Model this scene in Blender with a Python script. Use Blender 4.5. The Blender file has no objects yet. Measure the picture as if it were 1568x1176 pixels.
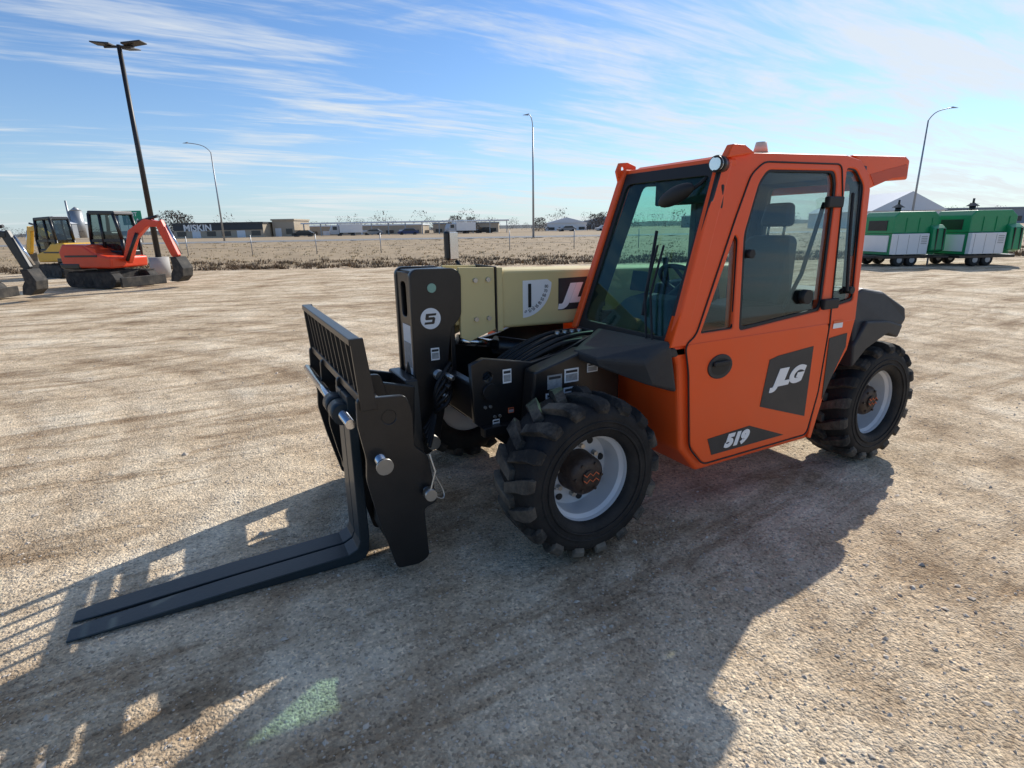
import bpy, bmesh, math, random
import numpy as np
from mathutils import Vector, Matrix
random.seed(7); rng=np.random.default_rng(7)
S=bpy.context.scene; COL=bpy.context.collection
# ---------------------------------------------------------------- materials
def mat(name,col,rough=.5,metal=0,var=.12,scale=6,bump=0,bscale=40,coat=0,dust=0,spec=.5):
    m=bpy.data.materials.new(name); m.use_nodes=True; nt=m.node_tree; N=nt.nodes; L=nt.links
    b=N['Principled BSDF']; b.inputs['Roughness'].default_value=rough; b.inputs['Metallic'].default_value=metal
    b.inputs['Coat Weight'].default_value=coat; b.inputs['Coat Roughness'].default_value=.12
    b.inputs['Specular IOR Level'].default_value=spec
    tc=N.new('ShaderNodeTexCoord'); no=N.new('ShaderNodeTexNoise'); no.inputs['Scale'].default_value=scale; no.inputs['Detail'].default_value=3
    L.new(tc.outputs['Object'],no.inputs['Vector'])
    mx=N.new('ShaderNodeMix'); mx.data_type='RGBA'
    mx.inputs[6].default_value=tuple(c*(1-var) for c in col)+(1,); mx.inputs[7].default_value=tuple(min(1,c*(1+var)) for c in col)+(1,)
    L.new(no.outputs['Fac'],mx.inputs[0]); out=mx.outputs[2]
    if dust:
        n2=N.new('ShaderNodeTexNoise'); n2.inputs['Scale'].default_value=3.5; n2.inputs['Detail'].default_value=6; n2.inputs['Roughness'].default_value=.7
        L.new(tc.outputs['Object'],n2.inputs['Vector'])
        mr=N.new('ShaderNodeMapRange'); mr.inputs['From Min'].default_value=.42; mr.inputs['From Max'].default_value=.75; mr.inputs['To Max'].default_value=dust
        L.new(n2.outputs['Fac'],mr.inputs['Value'])
        m2=N.new('ShaderNodeMix'); m2.data_type='RGBA'; m2.inputs[7].default_value=(.30,.25,.19,1)
        L.new(mr.outputs[0],m2.inputs[0]); L.new(out,m2.inputs[6]); out=m2.outputs[2]
    L.new(out,b.inputs['Base Color'])
    if bump:
        nb=N.new('ShaderNodeTexNoise'); nb.inputs['Scale'].default_value=bscale; nb.inputs['Detail'].default_value=2
        L.new(tc.outputs['Object'],nb.inputs['Vector'])
        bp=N.new('ShaderNodeBump'); bp.inputs['Strength'].default_value=bump; bp.inputs['Distance'].default_value=.01
        L.new(nb.outputs['Fac'],bp.inputs['Height']); L.new(bp.outputs[0],b.inputs['Normal'])
    return m
def glassmat(name,tint,lo,hi):
    m=bpy.data.materials.new(name); m.use_nodes=True; nt=m.node_tree; N=nt.nodes; L=nt.links; N.clear()
    o=N.new('ShaderNodeOutputMaterial'); t=N.new('ShaderNodeBsdfTransparent'); t.inputs[0].default_value=tint+(1,)
    g=N.new('ShaderNodeBsdfGlossy'); g.inputs['Roughness'].default_value=.02; g.inputs[0].default_value=(.9,.95,.95,1)
    lw=N.new('ShaderNodeLayerWeight'); lw.inputs[0].default_value=.5
    pw=N.new('ShaderNodeMath'); pw.operation='POWER'; pw.inputs[1].default_value=4; L.new(lw.outputs['Facing'],pw.inputs[0])
    mr=N.new('ShaderNodeMapRange'); mr.inputs['To Min'].default_value=lo; mr.inputs['To Max'].default_value=hi
    L.new(pw.outputs[0],mr.inputs['Value'])
    mx=N.new('ShaderNodeMixShader'); L.new(mr.outputs[0],mx.inputs[0]); L.new(t.outputs[0],mx.inputs[1]); L.new(g.outputs[0],mx.inputs[2]); L.new(mx.outputs[0],o.inputs[0])
    return m
ORANGE=mat('orange_paint',(.93,.105,.014),.45,0,.04,3,.03,300,.10,.05,.35)
BLACK=mat('black_paint',(.009,.009,.010),.36,0,.3,5,.05,120,.12,.04)
CHAR=mat('charcoal_plastic',(.026,.027,.029),.55,0,.15,8,.15,400,0,.08)
TRIM=mat('rubber_trim',(.010,.010,.010),.6)
DARKIN=mat('cab_interior_black',(.022,.022,.024),.65,0,.3,9,.1,200)
SEAT=mat('seat_vinyl',(.025,.025,.027),.5,0,.2,9,.2,150)
BEIGE=mat('beige_paint',(.72,.58,.27),.48,0,.05,3,.03,300,.08,.10,.35)
RUBBER=mat('tyre_rubber',(.011,.011,.012),.7,0,.3,12,.3,60,0,.10,.3)
LUG=mat('tyre_tread_dusty',(.026,.025,.024),.85,0,.4,12,.3,60,0,.75,.25)
RIM=mat('silver_rim',(.62,.63,.64),.40,.1,.06,6,.05,100,0,.15)
HUB=mat('hub_dark',(.030,.016,.011),.55,0,.3,10,.3,60,0,.25)
CHROME=mat('chrome_rod',(.62,.63,.65),.2,1,.04)
ZINC=mat('zinc_fitting',(.50,.48,.44),.38,.9,.1,20)
WHITE=mat('white_decal',(.85,.85,.83),.45,0,.03)
GREYD=mat('grey_decal',(.35,.35,.34),.5,0,.5,60)
FORK=mat('fork_steel_paint',(.010,.023,.031),.45,0,.3,5,.1,80,.1,.06)
GL_W=glassmat('windshield_glass',(.68,.93,.87),.025,.6)
GL_S=glassmat('side_glass',(.80,.86,.85),.03,.6)
GL_D=glassmat('dark_glass',(.40,.47,.47),.06,.6)
LENS=mat('lamp_lens',(.8,.8,.78),.1,.6)
AMBER=mat('beacon_amber',(.80,.62,.45),.25)
REDTX=mat('orange_marking',(.75,.16,.05),.6)
STEEL=mat('galvanised_steel',(.36,.37,.38),.45,.5,.1,3)
DPOLE=mat('dark_bronze_pole',(.02,.018,.017),.45)
CONC=mat('concrete',(.42,.40,.37),.85,0,.15,4,.4,30)
EXO=mat('excavator_orange',(.80,.06,.014),.4,0,.08,3,0,40,.2,.08)
EXY=mat('excavator_yellow',(.78,.42,.015),.42,0,.08,3,0,40,.2,.08)
TRACK=mat('track_rubber',(.02,.019,.018),.8,0,.3,10,.3,40,0,.3)
GREEN=mat('green_paint',(.008,.27,.10),.4,0,.12,2,0,40,.2,.06)
LGREY=mat('light_grey_paint',(.80,.80,.79),.5,0,.06,3)
SIGNG=mat('sign_green',(.01,.30,.15),.4)
# ---------------------------------------------------------------- helpers
def empty(name,loc=(0,0,0),rot=0):
    o=bpy.data.objects.new(name,None); COL.objects.link(o); o.location=loc; o.rotation_euler[2]=rot; return o
def link(name,me,m,parent=None,smooth=False):
    o=bpy.data.objects.new(name,me); COL.objects.link(o)
    if m: me.materials.append(m)
    if smooth:
        for p in me.polygons: p.use_smooth=True
    if parent: o.parent=parent
    return o
def bm2(name,bm,m,parent=None,bev=0,smooth=False,seg=2):
    bmesh.ops.recalc_face_normals(bm,faces=bm.faces)
    me=bpy.data.meshes.new(name); bm.to_mesh(me); bm.free()
    o=link(name,me,m,parent,smooth)
    if bev:
        b=o.modifiers.new('b','BEVEL'); b.width=bev; b.segments=seg; b.limit_method='ANGLE'; b.angle_limit=math.radians(30)
    return o
def box(name,a,b,m,parent=None,bev=.006):
    bm=bmesh.new(); bmesh.ops.create_cube(bm,size=1)
    for v in bm.verts: v.co=Vector([(a[i]+b[i])/2+v.co[i]*abs(b[i]-a[i]) for i in range(3)])
    return bm2(name,bm,m,parent,bev)
AX={'y':lambda p,t:(p[0],t,p[1]),'x':lambda p,t:(t,p[0],p[1]),'z':lambda p,t:(p[0],p[1],t)}
def prism(name,pts,ax,t0,t1,m,parent=None,bev=.006,seg=2):
    bm=bmesh.new(); f=AX[ax]
    A=[bm.verts.new(f(p,t0)) for p in pts]; B=[bm.verts.new(f(p,t1)) for p in pts]; n=len(pts)
    bm.faces.new(A); bm.faces.new(B[::-1])
    for i in range(n): bm.faces.new((A[i],B[i],B[(i+1)%n],A[(i+1)%n]))
    return bm2(name,bm,m,parent,bev,seg=seg)
def hull(name,pts,m,parent=None,bev=.01):
    bm=bmesh.new()
    for p in pts: bm.verts.new(p)
    r=bmesh.ops.convex_hull(bm,input=bm.verts)
    bmesh.ops.dissolve_limit(bm,angle_limit=.02,verts=bm.verts,edges=bm.edges)
    return bm2(name,bm,m,parent,bev,seg=3)
def cyl(name,p0,p1,r,m,parent=None,r2=None,seg=24,bev=0):
    p0=Vector(p0);p1=Vector(p1);d=p1-p0; bm=bmesh.new()
    bmesh.ops.create_cone(bm,cap_ends=True,segments=seg,radius1=r,radius2=r if r2 is None else r2,depth=d.length)
    bm.transform(Matrix.Translation((p0+p1)/2)@d.to_track_quat('Z','Y').to_matrix().to_4x4())
    for f in bm.faces: f.smooth=len(f.verts)==4
    return bm2(name,bm,m,parent,bev)
def tube(name,pts,r,m,parent=None,cyc=False,kind='POLY'):
    c=bpy.data.curves.new(name,'CURVE'); c.dimensions='3D'; c.bevel_depth=r; c.bevel_resolution=3; c.use_fill_caps=True
    s=c.splines.new('POLY' if kind=='POLY' else 'NURBS'); s.points.add(len(pts)-1)
    for q,p in zip(s.points,pts): q.co=(*p,1)
    if kind!='POLY': s.order_u=3; s.use_endpoint_u=True
    s.use_cyclic_u=cyc
    o=bpy.data.objects.new(name,c); COL.objects.link(o); c.materials.append(m)
    if parent: o.parent=parent
    return o
def rnd(pts,r=.03,n=4):
    out=[];N=len(pts)
    for i in range(N):
        p=Vector(pts[i]);a=Vector(pts[i-1])-p;b=Vector(pts[(i+1)%N])-p
        q=min(r,a.length*.45,b.length*.45); a=p+a.normalized()*q; b=p+b.normalized()*q
        for k in range(n+1):
            t=k/n; out.append(tuple(a*(1-t)**2+p*2*t*(1-t)+b*t*t))
    return out
def plate(name,outline,holes,th,m,fn,parent=None,bev=.003):
    c=bpy.data.curves.new('t','CURVE'); c.dimensions='2D'; c.fill_mode='BOTH'; c.extrude=th/2; c.bevel_depth=bev; c.bevel_resolution=1
    for pts in [outline]+holes:
        s=c.splines.new('POLY'); s.points.add(len(pts)-1); s.use_cyclic_u=True
        for q,p in zip(s.points,pts): q.co=(p[0],p[1],0,1)
    o=bpy.data.objects.new('t',c); COL.objects.link(o)
    me=bpy.data.meshes.new_from_object(o.evaluated_get(bpy.context.evaluated_depsgraph_get()))
    bpy.data.objects.remove(o); me.name=name
    for v in me.vertices: v.co=fn(*v.co)
    me.materials.clear()
    return link(name,me,m,parent)
def text(name,s,size,M,m,parent=None,shear=0,ext=.001,bold=0,sx=1):
    c=bpy.data.curves.new('tx','FONT'); c.body=s; c.size=size; c.align_x='CENTER'; c.align_y='CENTER'; c.shear=shear; c.extrude=ext; c.offset=bold
    o=bpy.data.objects.new('tx',c); COL.objects.link(o)
    me=bpy.data.meshes.new_from_object(o.evaluated_get(bpy.context.evaluated_depsgraph_get())); bpy.data.objects.remove(o)
    me.transform(Matrix.Diagonal((sx,1,1,1))); me.transform(M); me.materials.clear()
    return link(name,me,m,parent)
def MY(x,y,z,tilt=0):
    return Matrix.Translation((x,y,z))@Matrix(((-1,0,0,0),(0,0,1,0),(0,1,0,0),(0,0,0,1)))@Matrix.Rotation(tilt,4,'Z')
def lathe(name,prof,m,parent=None,seg=48,closed=False):
    bm=bmesh.new(); rings=[]
    for r,y in prof:
        rings.append([bm.verts.new((r*math.cos(2*math.pi*k/seg),y,r*math.sin(2*math.pi*k/seg))) for k in range(seg)])
    n=len(rings)
    for i in range(n if closed else n-1):
        A=rings[i];B=rings[(i+1)%n]
        for k in range(seg): bm.faces.new((A[k],A[(k+1)%seg],B[(k+1)%seg],B[k]))
    bmesh.ops.remove_doubles(bm,verts=bm.verts,dist=1e-5)
    o=bm2(name,bm,m,parent,0,True)
    e=o.modifiers.new('e','EDGE_SPLIT'); e.split_angle=math.radians(35)
    return o
# ---------------------------------------------------------------- camera
C=Vector((1.4769,2.8089,1.5927)); yaw,pitch,roll=-2.06,.277,.0175
f=Vector((math.cos(yaw)*math.cos(pitch),math.sin(yaw)*math.cos(pitch),-math.sin(pitch)))
r=Vector((math.sin(yaw),-math.cos(yaw),0)); d=f.cross(r)
r2=r*math.cos(roll)+d*math.sin(roll); d2=-r*math.sin(roll)+d*math.cos(roll)
cam=bpy.data.cameras.new('camera'); co=bpy.data.objects.new('camera',cam); COL.objects.link(co)
co.matrix_world=Matrix(((r2.x,-d2.x,-f.x,C.x),(r2.y,-d2.y,-f.y,C.y),(r2.z,-d2.z,-f.z,C.z),(0,0,0,1)))
cam.sensor_width=36; cam.lens=.8431*1000/1568*36; cam.clip_end=6000; cam.clip_start=.05; S.camera=co
FH=Vector((-.4701,-.8826,0)); RH=Vector((-.8826,.4701,0)); HEAD=math.atan2(RH.y,RH.x)
def B(fw,lat,z=0): v=Vector((C.x,C.y,0))+FH*fw+RH*lat; return Vector((v.x,v.y,z))
# ---------------------------------------------------------------- light
EL=math.radians(32.9); AZ=math.radians(23.6); sh=Vector((math.cos(AZ),math.sin(AZ),0))
tosun=Vector((-sh.x*math.cos(EL),-sh.y*math.cos(EL),math.sin(EL)))
sl=bpy.data.lights.new('sun','SUN'); sl.energy=5.0; sl.angle=math.radians(.53); sl.color=(1,.95,.87)
so=bpy.data.objects.new('sun',sl); COL.objects.link(so); so.rotation_euler=tosun.to_track_quat('Z','Y').to_euler()
w=bpy.data.worlds.new('World'); S.world=w; w.use_nodes=True; N=w.node_tree.nodes; L=w.node_tree.links
bg=N['Background']; bg.inputs[1].default_value=.15
sk=N.new('ShaderNodeTexSky'); sk.sky_type='NISHITA'; sk.sun_disc=False; sk.sun_elevation=EL; sk.sun_rotation=math.atan2(tosun.x,tosun.y)%(2*math.pi)
sk.air_density=1.0; sk.dust_density=.3; sk.ozone_density=2.0
tc=N.new('ShaderNodeTexCoord'); sp=N.new('ShaderNodeSeparateXYZ'); L.new(tc.outputs['Generated'],sp.inputs[0])
def mth(op,a,b=None,clamp=False):
    n=N.new('ShaderNodeMath'); n.operation=op; n.use_clamp=clamp
    for i,v in enumerate((a,b)):
        if v is None: continue
        if isinstance(v,(int,float)): n.inputs[i].default_value=v
        else: L.new(v,n.inputs[i])
    return n.outputs[0]
def wmix(fac,a,b,mode='MIX'):
    x=N.new('ShaderNodeMix'); x.data_type='RGBA'; x.blend_type=mode
    if isinstance(fac,(int,float)): x.inputs[0].default_value=fac
    else: L.new(fac,x.inputs[0])
    for i,v in ((6,a),(7,b)):
        if isinstance(v,tuple): x.inputs[i].default_value=v+(1,)
        else: L.new(v,x.inputs[i])
    return x.outputs[2]
zp=mth('MAXIMUM',sp.outputs[2],0)
tinted=wmix(1,sk.outputs[0],(.54,.73,.95),'MULTIPLY')
haze=mth('MULTIPLY',mth('POWER',mth('SUBTRACT',1,zp,True),9),.70)
base=wmix(haze,tinted,(4.2,4.85,5.3))
zz=mth('ADD',zp,.09)
cx=mth('DIVIDE',sp.outputs[0],zz); cy=mth('DIVIDE',sp.outputs[1],zz)
cb=N.new('ShaderNodeCombineXYZ'); L.new(cx,cb.inputs[0]); L.new(cy,cb.inputs[1])
def cloudn(rot,scl,sc,det,ro,dist):
    mp=N.new('ShaderNodeMapping'); mp.inputs['Rotation'].default_value=(0,0,rot); mp.inputs['Scale'].default_value=scl; L.new(cb.outputs[0],mp.inputs[0])
    n1=N.new('ShaderNodeTexNoise'); n1.inputs['Scale'].default_value=sc; n1.inputs['Detail'].default_value=det; n1.inputs['Roughness'].default_value=ro; n1.inputs['Distortion'].default_value=dist; L.new(mp.outputs[0],n1.inputs['Vector']); return n1.outputs['Fac']
na=cloudn(-HEAD-.35,(.50,1.7,1),1.15,8,.60,.9)
nb_=cloudn(.3,(1,1,1),.5,2,.5,0)
nc=cloudn(-HEAD-.6,(1.0,6,1),2.4,5,.6,.5)
sd=N.new('ShaderNodeVectorMath'); sd.operation='DOT_PRODUCT'; L.new(tc.outputs['Generated'],sd.inputs[0]); sd.inputs[1].default_value=tuple(tosun)
a=mth('ADD',mth('ADD',mth('MULTIPLY',na,.55),mth('MULTIPLY',nb_,.26)),mth('MULTIPLY',nc,.19))
a=mth('ADD',a,mth('MULTIPLY',mth('SUBTRACT',sd.outputs['Value'],.62),.12))
mr=N.new('ShaderNodeMapRange'); mr.interpolation_type='SMOOTHSTEP'; mr.inputs['From Min'].default_value=.445; mr.inputs['From Max'].default_value=.62; mr.inputs['To Max'].default_value=.85; L.new(a,mr.inputs['Value'])
L.new(wmix(mr.outputs[0],base,(5.3,5.6,5.8)),bg.inputs[0])
S.view_settings.view_transform='Standard'; S.view_settings.look='None'; S.view_settings.exposure=0
# ---------------------------------------------------------------- ground
def groundmat():
    m=bpy.data.materials.new('gravel_dirt'); m.use_nodes=True; nt=m.node_tree; N=nt.nodes; L=nt.links; b=N['Principled BSDF']; b.inputs['Roughness'].default_value=.95; b.inputs['Specular IOR Level'].default_value=.12
    tc=N.new('ShaderNodeTexCoord')
    def noise(s,d=5,ro=.6,vec=None,dist=0):
        n=N.new('ShaderNodeTexNoise'); n.inputs['Scale'].default_value=s; n.inputs['Detail'].default_value=d; n.inputs['Roughness'].default_value=ro; n.inputs['Distortion'].default_value=dist
        L.new(vec or tc.outputs['Object'],n.inputs['Vector']); return n.outputs['Fac']
    def ramp(fac,st):
        r=N.new('ShaderNodeValToRGB'); L.new(fac,r.inputs[0]); e=r.color_ramp.elements
        e[0].position=st[0][0]; e[0].color=st[0][1]+(1,); e[1].position=st[-1][0]; e[1].color=st[-1][1]+(1,)
        for p,c in st[1:-1]: q=e.new(p); q.color=c+(1,)
        return r.outputs[0]
    def mix(fac,a,b_,mode='MIX'):
        x=N.new('ShaderNodeMix'); x.data_type='RGBA'; x.blend_type=mode
        if isinstance(fac,float): x.inputs[0].default_value=fac
        else: L.new(fac,x.inputs[0])
        for i,v in ((6,a),(7,b_)):
            if isinstance(v,tuple): x.inputs[i].default_value=v+(1,)
            else: L.new(v,x.inputs[i])
        return x.outputs[2]
    big=noise(.8,7,.70)
    base=ramp(big,[(.33,(.37,.27,.175)),(.46,(.60,.475,.335)),(.56,(.72,.595,.44)),(.68,(.80,.70,.55))])
    def streak(rot,sc,ns):
        mp=N.new('ShaderNodeMapping'); mp.inputs['Rotation'].default_value=(0,0,rot); mp.inputs['Scale'].default_value=sc; L.new(tc.outputs['Object'],mp.inputs[0])
        return noise(ns,5,.68,mp.outputs[0],1.5)
    st=streak(-HEAD+.18,(.22,1.0,1),1.7); s2=streak(-HEAD-.55,(.25,1.1,1),1.4)
    c=mix(.8,base,ramp(st,[(.38,(.60,.53,.46)),(.47,(.95,.94,.92)),(.62,(1.10,1.09,1.07))]),'MULTIPLY')
    c=mix(.6,c,ramp(s2,[(.36,(.60,.55,.50)),(.45,(1,1,1)),(.66,(1.1,1.1,1.1))]),'MULTIPLY')
    # curved wheel tracks (broad arcs from turning machines)
    def arcs(loc,sc):
        mp=N.new('ShaderNodeMapping'); mp.inputs['Location'].default_value=loc; L.new(tc.outputs['Object'],mp.inputs[0])
        wv=N.new('ShaderNodeTexWave'); wv.wave_type='RINGS'; wv.rings_direction='Z'; wv.inputs['Scale'].default_value=sc; wv.inputs['Distortion'].default_value=3.5; wv.inputs['Detail'].default_value=3; wv.inputs['Detail Scale'].default_value=.6
        L.new(mp.outputs[0],wv.inputs['Vector']); return wv.outputs['Fac']
    p1=B(2,-7); ar=arcs((-p1.x,-p1.y,0),.42)
    c=mix(.45,c,ramp(ar,[(.0,(.66,.61,.56)),(.22,(1,1,1)),(1,(1.04,1.04,1.03))]),'MULTIPLY')
    mid=noise(7,5,.72)
    c=mix(.55,c,ramp(mid,[(.35,(.62,.58,.54)),(.5,(1,1,1)),(.7,(1.18,1.17,1.14))]),'MULTIPLY')
    v=N.new('ShaderNodeTexVoronoi'); v.inputs['Scale'].default_value=95; L.new(tc.outputs['Object'],v.inputs['Vector'])
    sv=N.new('ShaderNodeSeparateColor'); L.new(v.outputs['Color'],sv.inputs[0])
    c=mix(.70,c,ramp(sv.outputs[0],[(.0,(.36,.35,.35)),(.22,(.88,.87,.86)),(.8,(1.05,1.04,1.02)),(1,(1.5,1.48,1.42))]),'MULTIPLY')
    fine=noise(34,4,.8)
    c=mix(.55,c,ramp(fine,[(.3,(.45,.43,.41)),(.5,(1,1,1)),(.8,(1.25,1.24,1.2))]),'MULTIPLY')
    L.new(c,b.inputs['Base Color'])
    def M(op,x,y):
        n=N.new('ShaderNodeMath'); n.operation=op
        for i,q in enumerate((x,y)):
            if isinstance(q,(int,float)): n.inputs[i].default_value=q
            else: L.new(q,n.inputs[i])
        return n.outputs[0]
    h=M('ADD',M('ADD',M('MULTIPLY',big,.045),M('MULTIPLY',st,.04)),M('ADD',M('MULTIPLY',fine,.010),M('MULTIPLY',v.outputs['Distance'],-.005)))
    h=M('ADD',h,M('ADD',M('MULTIPLY',mid,.026),M('MULTIPLY',ar,.012)))
    p=N.new('ShaderNodeBump'); p.inputs['Strength'].default_value=1; p.inputs['Distance'].default_value=1; L.new(h,p.inputs['Height']); L.new(p.outputs[0],b.inputs['Normal'])
    return m
GM=groundmat()
bm=bmesh.new(); vs=[bm.verts.new(p) for p in ((-4000,-4000,0),(4000,-4000,0),(4000,4000,0),(-4000,4000,0))]; bm.faces.new(vs); bm2('ground',bm,GM)
def pebbles():
    V=[];F=[]
    base=np.array([(1,0,0),(-1,0,0),(0,1,0),(0,-1,0),(0,0,1),(0,0,-1)],float)
    fc=[(0,2,4),(2,1,4),(1,3,4),(3,0,4),(2,0,5),(1,2,5),(3,1,5),(0,3,5)]
    n=36000
    fw=.25+13*rng.random(n)**1.9; lt=(rng.random(n)*2-1)*(1.2+fw*1.05)
    sz=.0022+.005*rng.random(n)**2+ (rng.random(n)<.05)*.008*rng.random(n)+(rng.random(n)<.003)*.012
    for i in range(n):
        p=B(fw[i],lt[i]); s=sz[i]; a=rng.random()*6.28; ca,sa=math.cos(a),math.sin(a)
        q=base*(s*np.array([1+.6*rng.random(),.8+.4*rng.random(),.5+.25*rng.random()]))+ (rng.random((6,3))-.5)*s*.6
        x=q[:,0]*ca-q[:,1]*sa+p.x; y=q[:,0]*sa+q[:,1]*ca+p.y; z=q[:,2]+s*.15
        k=len(V); V+=list(zip(x,y,z)); F+=[(a_+k,b_+k,c_+k) for a_,b_,c_ in fc]
    me=bpy.data.meshes.new('gravel_stones'); me.from_pydata(V,[],F); 
    link('gravel_stones',me,mat('stone',(.55,.47,.38),.85,0,.55,9))
pebbles()
DRY=mat('dry_grass_soil',(.34,.25,.15),.95,0,.45,.5,.5,6)
BLADE=mat('dry_grass_blades',(.40,.30,.16),.9,0,.35,.6)
WEED=mat('dead_weeds',(.16,.11,.065),.9,0,.4,.6)
def strip(name,f0,f1,l0,l1,m,nf,nl,hfun):
    bm=bmesh.new(); g=[]
    for i in range(nf+1):
        row=[]
        for j in range(nl+1):
            fw=f0+(f1-f0)*i/nf; lt=l0+(l1-l0)*j/nl
            row.append(bm.verts.new(B(fw+ (math.sin(lt*.31)*.8+math.sin(lt*1.1)*.4+math.sin(lt*2.7)*.3 if i==0 else 0),lt,hfun(fw,lt,i/nf))))
        g.append(row)
    for i in range(nf):
        for j in range(nl): bm.faces.new((g[i][j],g[i][j+1],g[i+1][j+1],g[i+1][j]))
    return bm2(name,bm,m,None,0,True)
def hv(fw,lt,t): return (-.03 if t==0 else .02+.5*t**1.3+.05*math.sin(lt*1.7+fw*2.1)+.04*math.sin(lt*4.1+fw))
strip('grass_verge',25,60,-90,90,DRY,24,220,hv)
strip('field',60,3500,-3500,3500,DRY,3,4,lambda a,b_,c:.45)
def blades(name,n,f0,fr,pw,hh,m):
    V=[];F=[]
    for i in range(n):
        fw=f0+fr*rng.random()**pw; lt=(rng.random()*2-1)*(fw*1.15); t=(fw-25)/35; p=B(fw,lt,hv(fw,lt,max(t,.02))-.03)
        for k in range(5):
            a=rng.random()*6.28; h=(.25+.75*rng.random())*hh; ww=.02+.02*rng.random(); ox,oy=(rng.random(2)-.5)*.35
            dx,dy=math.cos(a),math.sin(a); kk=len(V)
            V+=[(p.x+ox-dy*ww,p.y+oy+dx*ww,p.z),(p.x+ox+dy*ww,p.y+oy-dx*ww,p.z),(p.x+ox+dx*h*.8,p.y+oy+dy*h*.8,p.z+h)]; F.append((kk,kk+1,kk+2))
    me=bpy.data.meshes.new(name); me.from_pydata(V,[],F); link(name,me,m)
blades('dry_grass',7000,26,33,1.3,.12,BLADE); blades('roadside_weeds',5000,24.6,5.5,1.6,.20,WEED)
ASPH=mat('asphalt',(.20,.195,.19),.9,0,.1,.5)
strip('road',61,73,-600,600,ASPH,1,2,lambda a,b_,c:.52)
strip('road_edge_line',62.2,62.45,-600,600,WHITE,1,2,lambda a,b_,c:.53)
strip('road_centre_line',67,67.2,-600,600,WHITE,1,2,lambda a,b_,c:.53)
fe=empty('wire_fence')
for i in range(-14,15):
    p=B(37,i*4.2); cyl('post_%d'%(i+14),(p.x,p.y,.1),(p.x,p.y,1.4),.03,STEEL,fe,seg=6)
for k,z in enumerate((.6,.95,1.3)):
    cyl('wire_%d'%k,B(37,-60,z),B(37,60,z),.005,STEEL,fe,seg=4)
# ---------------------------------------------------------------- telehandler
T=empty('telehandler')
def ty(z): return .99-.12*z if z>1.02 else .8676
def side(off): return lambda x,z,t:(x,ty(z)+off+t,z)
low=[(-.455,1.02),(-.50,.92),(-.555,.45),(-.69,.30),(-1.65,.30),(-1.73,.63),(-1.89,.84),(-1.925,1.02)]
prism('cab_lower_body',low,'y',.08,.85,ORANGE,T,.02,3)
door=[(-.535,1.018),(-.57,.88),(-.615,.47),(-.72,.352),(-1.585,.352),(-1.645,.60),(-1.665,1.018)]
plate('door_lower_panel',rnd(door,.03,3),[],.012,ORANGE,side(-.008),T,.004)
plate('rear_quarter_panel',[(-1.68,1.018),(-1.66,.60),(-1.62,.32),(-1.645,.31),(-1.73,.63),(-1.885,.84),(-1.92,1.018)],[],.010,ORANGE,side(-.010),T,.004)
out=[(-.44,1.022),(-.79,1.80),(-.835,1.89),(-.90,1.925),(-1.2,1.935),(-1.80,1.95),(-1.93,1.93),(-2.01,1.86),(-2.03,1.77),(-1.935,1.10),(-1.925,1.022)]
h1=rnd([(-.625,1.06),(-.87,1.062),(-.915,1.52),(-.885,1.55)],.02,3)
h2=rnd([(-.905,1.045),(-.945,1.54),(-1.06,1.80),(-1.13,1.865),(-1.70,1.875),(-1.72,1.80),(-1.605,1.13),(-1.58,1.095)],.035,4)
h3=rnd([(-1.80,1.895),(-1.90,1.89),(-1.98,1.80),(-1.905,1.13),(-1.69,1.105),(-1.775,1.72)],.03,4)
plate('cab_side_frame',out,[h1,h2,h3],.045,ORANGE,side(-.03),T,.006)
for i,h in enumerate((h1,h2,h3)):
    plate('side_window_%d'%i,h,[],.004,GL_S,side(-.02),T,0)
    cx_=sum(p[0] for p in h)/len(h); cz_=sum(p[1] for p in h)/len(h)
    inner=[(cx_+(p[0]-cx_)*(.92 if i!=1 else .94),cz_+(p[1]-cz_)*.955) for p in h]
    plate('window_seal_%d'%i,h,[inner],.008,TRIM,side(-.012),T,.001)
sm=[(-.525,1.02),(-.56,.88),(-.605,.46),(-.715,.342),(-1.595,.342),(-1.655,.60),(-1.675,1.02),(-1.765,1.73),(-1.75,1.905),(-1.10,1.895),(-1.0,1.83),(-.885,1.62),(-.60,1.06)]
tube('door_seam',[(x,ty(z)+.0005,z) for x,z in rnd(sm,.04,4)],.0045,TRIM,T,True)
def wx(z): return -.455-.375*(z-1.02)
def wpt(y,z,o=0): return (wx(z)+o,y,z)
def wfn(y,z,t): return (wx(z)+t,y,z)
plate('windshield_glass',[(.10,1.03),(.80,1.03),(.755,1.84),(.10,1.84)],[],.005,GL_W,wfn,T,0)
plate('windshield_seal',[(.07,1.0),(.835,1.0),(.78,1.88),(.07,1.88)],[rnd([(.11,1.05),(.80,1.05),(.752,1.825),(.11,1.825)],.05,4)],.02,TRIM,wfn,T,.002)
hull('front_corner_pillar',[wpt(.83,1.02,.02),wpt(.865,1.02,.01),wpt(.83,1.02,-.08),wpt(.865,1.02,-.08),wpt(.745,1.90,.02),wpt(.772,1.90,.01),wpt(.745,1.90,-.08),wpt(.772,1.90,-.08)],ORANGE,T,.01)
hull('right_front_pillar',[wpt(.03,1.0,.03),wpt(.08,1.0,.03),wpt(.03,1.0,-.05),wpt(.08,1.0,-.05),wpt(.03,1.91,.03),wpt(.08,1.91,.03),wpt(.03,1.91,-.05),wpt(.08,1.91,-.05)],ORANGE,T,.01)
box('windshield_header',(-.90,.05,1.86),(-.775,.765,1.905),ORANGE,T,.012)
box('cab_cowl',(-.60,.08,.96),(-.43,.85,1.01),CHAR,T,.01)
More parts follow.
